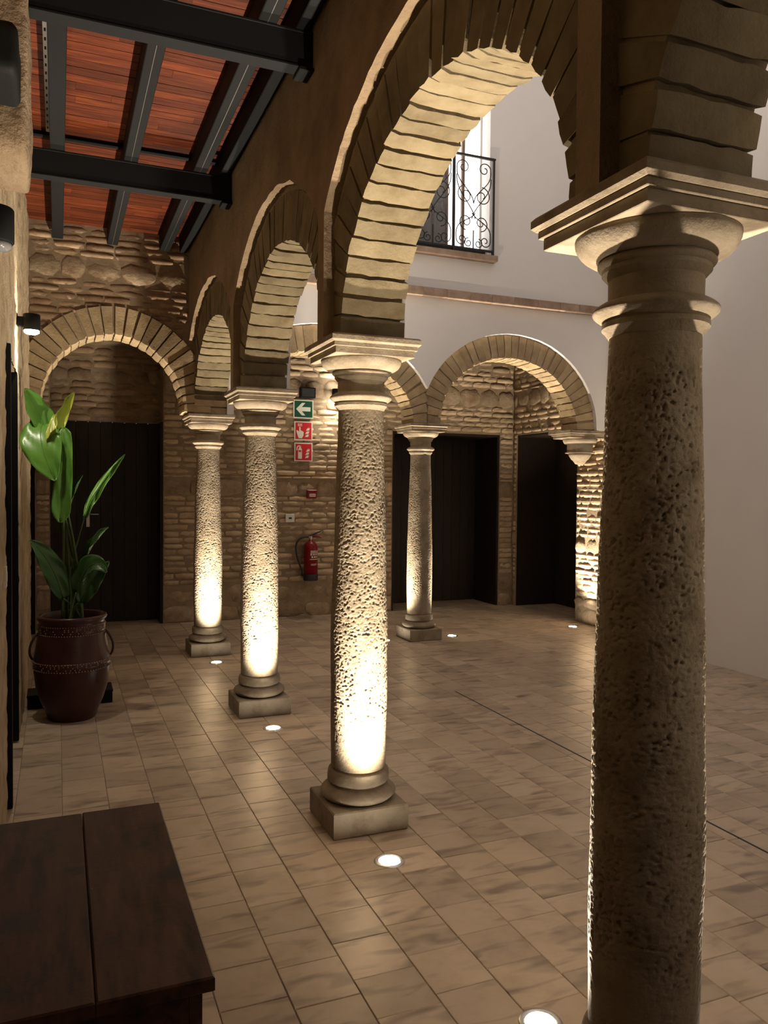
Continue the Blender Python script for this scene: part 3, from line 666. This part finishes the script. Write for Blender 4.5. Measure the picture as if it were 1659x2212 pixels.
m = MB(); m.box(WX0-.06, WX1+.06, YB-PROUD-.09, YB-PROUD-.0005, 4.035, 4.098, .005); m.build('window_sill', M['ledge'], win)
rail = empty('balcony_railing', (0, YB-PROUD-.06, 0)); tag(rail, 'black wrought iron railing with scrolls on the window sill', 'railing')
PXR = [2.88, 3.35, 3.825, 4.295]; RZ0, RZ1 = 4.13, 5.10
for px in PXR: MB().box(px-.012, px+.012, -.012, .012, 4.099, RZ1-.001, .002).build('post', M['iron'], rail)
MB().box(PXR[0]-.02, PXR[-1]+.02, -.014, .014, RZ1, RZ1+.022, .003).build('top_rail', M['iron'], rail)
for a, b in zip(PXR, PXR[1:]): MB().box(a+.013, b-.013, -.01, .01, RZ0, RZ0+.022, .002).build('bottom_rail', M['iron'], rail)
def spiral(cx, cz, r0, r1, a0, turns, n=26):
    return [(cx+(r0+(r1-r0)*i/n)*math.cos(a0+turns*2*math.pi*i/n), 0, cz+(r0+(r1-r0)*i/n)*math.sin(a0+turns*2*math.pi*i/n)) for i in range(n+1)]
def bez(p0, p1, p2, p3, n=16):
    out = []
    for i in range(n+1):
        t = i/n; s = 1-t; out.append(tuple(s**3*p0[k]+3*s*s*t*p1[k]+3*s*t*t*p2[k]+t**3*p3[k] for k in range(3)))
    return out
def p3(x, z): return (x, 0, z)
for a, b in zip(PXR, PXR[1:]):
    c = (a+b)/2
    for s in (-1, 1):
        sc = []
        sc.append(bez(p3(c, 4.62), p3(c+s*.02, 4.78), p3(c+s*.22, 4.80), p3(c+s*.20, 4.98))+spiral(c+s*.125, 4.985, .078, .018, 0 if s > 0 else math.pi, s*1.25)[1:])
        sc.append(bez(p3(c+s*.205, 4.90), p3(c+s*.21, 4.70), p3(c+s*.02, 4.62), p3(c-s*.02, 4.46)))
        sc.append(spiral(c+s*.10, 4.70, .10, .02, math.pi/2, -s*1.4))
        sc.append(bez(p3(c-s*.02, 4.52), p3(c+s*.05, 4.42), p3(c+s*.22, 4.44), p3(c+s*.205, 4.26))+spiral(c+s*.14, 4.235, .066, .015, .3 if s > 0 else math.pi-.3, -s*1.3)[1:])
        sc.append(spiral(c+s*.09, 4.42, .085, .016, -math.pi/2, s*1.35))
        sc.append(spiral(c+s*.06, 4.205, .05, .014, math.pi/2, -s*1.3))
        for pts in sc: MB().tube(pts, .0055, 5).build('scroll', M['iron'], rail, True)
    MB().tube([p3(c, RZ0+.02), p3(c, 4.34)], .007, 6).build('finial_bar', M['iron'], rail)

# ------------------------------------------------------------------ slot drain
m = MB().box(2.908, 2.919, 2.2, 5.59, -.009, .0012); o = m.build('slot_drain', M['dark_print']); tag(o, 'thin dark slot drain running along the courtyard tiles', 'drain')

# ------------------------------------------------------------------ chest
ch = empty('wooden_chest', (0, 0, 0)); tag(ch, 'low dark worn wooden chest with a two board lid', 'chest')
CX0, CX1, CY0, CY1, CH = -.212, .309, 1.69, 2.714, .55
MB().box(CX0, .0665, CY0, CY1-.004, CH-.034, CH, .004).build('lid_board', M['chest'], ch); MB().box(.0685, CX1, CY0, CY1, CH-.034, CH, .004).build('lid_board', M['chest'], ch)
MB().box(CX1-.05, CX1-.022, CY0+.03, CY1-.03, .10, CH-.0345, .003).build('side_panel', M['chest'], ch); MB().box(CX0+.01, CX0+.035, CY0+.03, CY1-.03, .10, CH-.0345, .003).build('side_panel', M['chest'], ch)
MB().box(CX0+.036, CX1-.051, CY0+.03, CY0+.055, .10, CH-.0345, .003).build('end_panel', M['chest'], ch); MB().box(CX0+.036, CX1-.051, CY1-.055, CY1-.03, .10, CH-.0345, .003).build('end_panel', M['chest'], ch)
MB().box(CX0+.036, CX1-.051, CY0+.056, CY1-.056, .10, .125).build('chest_floor', M['chest'], ch)
for fx in (CX0+.012, CX1-.082):
    for fy in (CY0+.03, CY1-.09): MB().box(fx, fx+.06, fy, fy+.06, 0, .0995, .004).build('foot', M['chest'], ch)

# ------------------------------------------------------------------ pot and plant
PC = (.085, 5.90)
pot = empty('plant_pot', (PC[0], PC[1], 0)); tag(pot, 'large dark glazed clay jar with carved bands and rope handles', 'pot')
pp = [(.001, .0), (.150, .0), (.160, .012), (.170, .05), (.205, .13), (.235, .23), (.248, .34), (.246, .43), (.232, .52), (.218, .60), (.212, .655), (.214, .68), (.226, .69), (.231, .704), (.226, .716), (.213, .718), (.204, .71), (.201, .66), (.20, .6)]
MB().lathe(pp, 56, caps=False).build('jar_body', M['clay'], pot, True)
MB().lathe([(.001, .665), (.10, .67), (.2015, .66)], 32, caps=False).build('soil', M['soil'], pot, True)
for z, r, h in ((.625, .2165, .035), (.385, .2485, .03)):
    bd = MB().lathe([(r-.003, z-h), (r+.002, z-h+.004), (r+.002, z+h-.004), (r-.003, z+h)], 56, caps=False).build('carved_band', M['clay'], pot, True)
    s = MB()
    for row in (-.8, -.35, .1, .45, .85):
        n = 80 if abs(row) > .7 else 54
        for k in range(n):
            if abs(row) < .7 and R.random() < .45: continue
            a = 2*math.pi*(k+.5*(row > 0))/n; cx, cy = (r+.002)*math.cos(a), (r+.002)*math.sin(a); q = .0042
            s.lathe([(.001, -q), (q, 0), (.001, q)], 5, (cx, cy, z+row*h), caps=False)
    tag(s.build('carved_studs', M['clay_band'], bd), kind='stuff')
for sg in (-1, 1):
    MB().tube(bez((sg*.216, -.03, .60), (sg*.27, -.04, .55), (sg*.285, -.02, .46), (sg*.252, .0, .42)), .008, 8).build('rope_handle', M['rope'], pot, True)
plant = empty('broadleaf_plant', (PC[0], PC[1], .667)); tag(plant, 'tall broad leaved green plant growing from the clay jar', 'plant')
def leaf(base, mid, tip, width, normal, mat, fold=.3, curl=.0, wave=.012, blunt=False):
    """blade along a quadratic curve base-mid-tip (world), folded along the midrib"""
    b0, m0, t0 = [Vector(q)-Vector((PC[0], PC[1], .667)) for q in (base, mid, tip)]; nrm = Vector(normal).normalized(); mb = MB(); nl, nw = 22, 5
    for i in range(nl+1):
        t = i/nl; p = b0*(1-t)**2+m0*2*t*(1-t)+t0*t*t; tg = ((m0-b0)*(1-t)+(t0-m0)*t).normalized()
        side = tg.cross(nrm).normalized(); up = side.cross(tg).normalized()
        wv = width*(math.sin(math.pi*min(1, t*.96+.035))**.62)*(1-.25*t) if not blunt else width*min(1, math.sin(math.pi*min(1, t*.99+.005))*3.2)**.5*(.8+.2*t)
        for j in range(-nw, nw+1):
            q = j/nw; ang = fold+curl*abs(q)
            off = side*(wv*q*math.cos(ang*abs(q)))+up*(wv*abs(q)*math.sin(ang)+wave*math.sin(t*17+j*1.3)*abs(q)*(1-t*.4))
            mb.v.append(tuple(p+off))
    w_ = 2*nw+1
    for i in range(nl):
        for j in range(w_-1): a = i*w_+j; mb.f.append((a, a+1, a+w_+1, a+w_))
    lf = mb.build('leaf', M[mat], plant, True)
    so = lf.modifiers.new('thickness', 'SOLIDIFY'); so.thickness = .0016
    rib = [tuple(b0*(1-t)**2+m0*2*t*(1-t)+t0*t*t+nrm*.001) for t in [i/12 for i in range(13)]]
    MB().tube(rib, [.005*(1-.75*i/12) for i in range(13)], 6).build('midrib', M['stem'] if mat == 'leaf_d' else M[mat], lf, True)
    r0 = Vector((R.uniform(-.07, .07), R.uniform(-.05, .05), -.01)); mid_ = (r0*.45+b0*.55)+Vector((R.uniform(-.02, .02), 0, .05))
    MB().tube(bez(tuple(r0), tuple(r0*.8+Vector((0, 0, b0.z*.35))), tuple(mid_), tuple(b0+(m0-b0)*.03), 14), [.011-.005*i/14 for i in range(15)], 7).build('stalk', M['stem'], plant, True)
Y0 = 5.9
leaf((-.02, 5.88, 1.88), (-.13, 5.84, 2.10), (-.20, 5.80, 2.25), .10, (.35, -.9, .35), 'leaf', .25)
leaf((.00, 5.92, 1.92), (.06, 5.90, 2.08), (.105, 5.88, 2.25), .075, (-.6, -.75, .1), 'leaf_y', .9)
leaf((.00, 5.90, 1.62), (-.10, 5.72, 1.98), (-.01, 5.66, 2.07), .055, (.5, -.8, .2), 'leaf_y', .4)
leaf((-.10, 5.83, 2.02), (-.14, 5.70, 1.92), (-.02, 5.70, 1.64), .145, (-.08, -1, .12), 'leaf', .15)
leaf((.03, 5.80, 2.00), (.05, 5.74, 1.75), (.01, 5.76, 1.36), .066, (-.15, -1, .05), 'leaf', .3, blunt=True)
leaf((.03, 5.94, 1.28), (.07, 5.92, 1.5), (.155, 5.90, 1.68), .06, (-.75, -.5, .3), 'leaf_d', .7)
leaf((.165, 5.92, 1.38), (.20, 5.90, 1.55), (.435, 5.86, 1.83), .04, (.35, -.85, .3), 'leaf', .5)
leaf((.15, 5.93, 1.05), (.20, 5.90, 1.2), (.32, 5.86, 1.32), .05, (-.6, -.5, .5), 'leaf_d', .6)
leaf((.14, 5.84, .80), (.19, 5.78, .95), (.32, 5.74, 1.09), .075, (.2, -.8, .5), 'leaf_d', .35)
leaf((.11, 5.88, .86), (.20, 5.80, 1.18), (.30, 5.70, 1.02), .085, (-.3, -.85, .4), 'leaf_d', .3)
leaf((.03, 5.88, .82), (-.02, 5.86, 1.08), (-.175, 5.82, 1.24), .09, (.1, -.85, .45), 'leaf_d', .25)
bx_ = empty('low_plinth_box', (0, 0, 0)); tag(bx_, 'low black box on the floor behind the clay jar', 'box')
MB().box(-.21, .368, 6.19, 6.42, 0, .082, .004).build('box_body', M['black'], bx_); MB().box(-.214, .372, 6.186, 6.424, .0825, .10, .003).build('box_lid', M['black'], bx_)

# ------------------------------------------------------------------ things on the end wall
YF = YE-.012
def plate(name, x0, x1, z0, z1, mat, label, cat, group, edge='sign_white', th=.006):
    s = empty(name, ((x0+x1)/2, YF, (z0+z1)/2)); tag(s, label, cat, group); hw, hh = (x1-x0)/2, (z1-z0)/2
    MB().box(-hw, hw, -th, .009, -hh, hh, .001).build('backing_plate', M[edge], s); MB().box(-hw+.014, hw-.014, -th-.001, -th-.0002, -hh+.014, hh-.014).build('colour_field', M[mat], s); return s, th+.0012
def flat(s, name, y, pts, mat='sign_white'):
    m = MB(); n = len(pts); d = .0012
    m.poly([(x, -y-d, z) for x, z in pts]); m.poly([(x, -y, z) for x, z in reversed(pts)])
    for i in range(n): a, b = pts[i], pts[(i+1) % n]; m.quad((a[0], -y, a[1]), (b[0], -y, b[1]), (b[0], -y-d, b[1]), (a[0], -y-d, a[1]))
    return m.build(name, M[mat], s, fixn=True)
s, y = plate('exit_sign', 2.698, 2.957, 2.474, 2.704, 'sign_green', 'green sign with a white arrow pointing to the door', 'sign', None)
flat(s, 'arrow', y, [(-.095, 0), (-.02, .078), (.025, .078), (-.022, .026), (.09, .026), (.09, -.026), (-.022, -.026), (.025, -.078), (-.02, -.078)])
def flames(s, y, k=.9):
    for i, (dx, dz) in enumerate(((0, -.055), (.004, -.015), (.012, .025))):
        flat(s, 'flame', y, [(.018+dx, dz-.022), (.062+dx, dz-.016), (.072+dx, dz+.018), (.058+dx, dz+.004), (.052+dx, dz+.022), (.042+dx, dz), (.034+dx, dz+.012), (.030+dx, dz-.006)])
s, y = plate('alarm_sign', 2.711, 2.946, 2.202, 2.436, 'sign_red', 'red sign with a white hand pressing a button and flames', 'sign', None)
flat(s, 'hand', y, [(-.078, -.05), (-.062, -.092), (-.018, -.092), (.0, -.055), (.002, -.012), (-.012, -.004), (-.026, .004), (-.036, .004), (-.038, .05), (-.054, .05), (-.056, -.012), (-.066, -.002), (-.086, .008), (-.092, -.002)])
[flat(s, 'button_dot', y, [(-.072+.02*i, .058+.018*j), (-.058+.02*i, .058+.018*j), (-.058+.02*i, .071+.018*j), (-.072+.02*i, .071+.018*j)]) for i in range(3) for j in range(2)]; flames(s, y)
s, y = plate('extinguisher_sign', 2.713, 2.948, 1.941, 2.172, 'sign_red', 'red sign with a white extinguisher and flames', 'sign', None)
flat(s, 'cylinder', y, [(-.07, -.085), (-.02, -.085), (-.02, .03), (-.032, .052), (-.032, .075), (-.055, .075), (-.055, .052), (-.07, .03)])
flat(s, 'hose', y, [(-.035, .078), (-.065, .082), (-.088, .06), (-.092, .02), (-.080, .02), (-.077, .054), (-.062, .07), (-.035, .066)])
flat(s, 'cylinder_band', y+.0013, [(-.062, .0), (-.028, .0), (-.028, .022), (-.062, .022)], 'sign_red'); flames(s, y)
bx = empty('emergency_light', (2.87, YF, 2.79)); tag(bx, 'black rectangular emergency light above the green arrow sign', 'light fixture')
MB().box(-.095, .095, -.07, .009, -.065, .065, .006).build('housing', M['black'], bx); MB().box(-.08, .08, -.072, -.0702, -.05, .05).build('front_cover', M['dark_print'], bx)
al = empty('fire_alarm_button', (2.936, YF, 1.531)); tag(al, 'small red fire alarm box with a white strip', 'alarm')
MB().box(-.06, .06, -.04, .009, -.054, .054, .006).build('housing', M['red'], al); pl = MB().box(-.034, .044, -.0425, -.0402, -.032, .006).build('push_plate', M['sign_white'], al)
for dx in (-.02, .0, .02): MB().box(dx-.004+.005, dx+.006+.005, -.0435, -.0426, -.02, -.006).build('print_mark', M['sign_red'], pl)
sw = empty('wall_panel', (2.662, YF, 1.233)); tag(sw, 'white square wall plate above the extinguisher hose', 'switch')
MB().box(-.056, .056, -.014, .009, -.052, .052, .004).build('cover_plate', M['plastic'], sw); MB().box(-.018, .02, -.0155, -.0142, -.012, .010).build('display', M['dark_print'], sw)
sw = empty('wall_socket', (XL+.0, 4.05, 1.18)); tag(sw, 'small white wall socket on the left wall', 'socket')
MB().box(-.004, .014, -.04, .04, -.05, .05, .003).build('cover_plate', M['plastic'], sw); MB().box(.0142, .0165, -.018, .018, -.022, .022).build('rocker', M['plastic'], sw)
ex = empty('fire_extinguisher', (2.90, YE-.125, .462)); tag(ex, 'red fire extinguisher with black hose hung on the end wall', 'fire extinguisher')
MB().lathe([(.001, .0), (.088, .0), (.092, .008), (.092, .075), (.088, .08)], 32).build('base_cup', M['dark_print'], ex, True)
MB().lathe([(.087, .08), (.087, .40), (.084, .43), (.070, .458), (.045, .478), (.024, .485), (.022, .505)], 36).build('cylinder', M['red'], ex, True)
MB().lathe([(.02, .505), (.022, .507), (.022, .545), (.012, .55)], 16).build('valve', M['steel'], ex)
MB().box(-.02, .075, -.012, .012, .552, .560).build('carry_handle', M['red'], ex)
MB().tube([(-.02, 0, .548), (.02, 0, .562), (.09, 0, .595), (.13, 0, .605)], [.012, .013, .009, .007], 8).build('squeeze_lever', M['dark_print'], ex, True)
MB().tube([(.02, 0, .54), (.08, 0, .54), (.14, 0, .528)], [.009, .008, .006], 8).build('lower_lever', M['red'], ex, True)
MB().tube(bez((-.02, 0, .54), (-.26, -.01, .56), (-.21, -.02, .34), (-.115, -.01, .13), 22)+[(-.11, -.005, .06)], .0125, 8).build('hose', M['dark_print'], ex, True)
MB().lathe([(.006, -.012), (.009, 0), (.006, .012)], 10, (-.022, -.004, .54)).build('hose_coupling', M['steel'], ex)
MB().lathe([(.001, -.004), (.009, -.004), (.009, .004), (.001, .004)], 10, (.008, -.086, .45)).build('pressure_gauge', M['steel'], ex)
lab = MB()
def wrap(a0, a1, z0, z1, r=.0878, n=8):
    for i in range(n):
        b0, b1 = math.radians(a0+(a1-a0)*i/n), math.radians(a0+(a1-a0)*(i+1)/n)
        lab.quad((r*math.sin(b0), -r*math.cos(b0), z0), (r*math.sin(b1), -r*math.cos(b1), z0), (r*math.sin(b1), -r*math.cos(b1), z1), (r*math.sin(b0), -r*math.cos(b0), z1))
for (a0, a1, z0, z1) in ((-18, 60, .362, .372), (-18, 60, .344, .354), (-18, -8, .315, .34), (-2, 55, .330, .336), (-2, 55, .318, .324), (-10, 4, .285, .305), (12, 26, .285, .305), (34, 50, .285, .305), (-24, 62, .262, .270), (-14, 40, .205, .209), (-14, 30, .193, .197)): wrap(a0, a1, z0, z1)
tag(lab.build('label_print', M['sign_white'], ex), kind='stuff')
MB().box(-.03, .03, .093, .135, .30, .36).build('wall_bracket', M['dark_print'], ex)
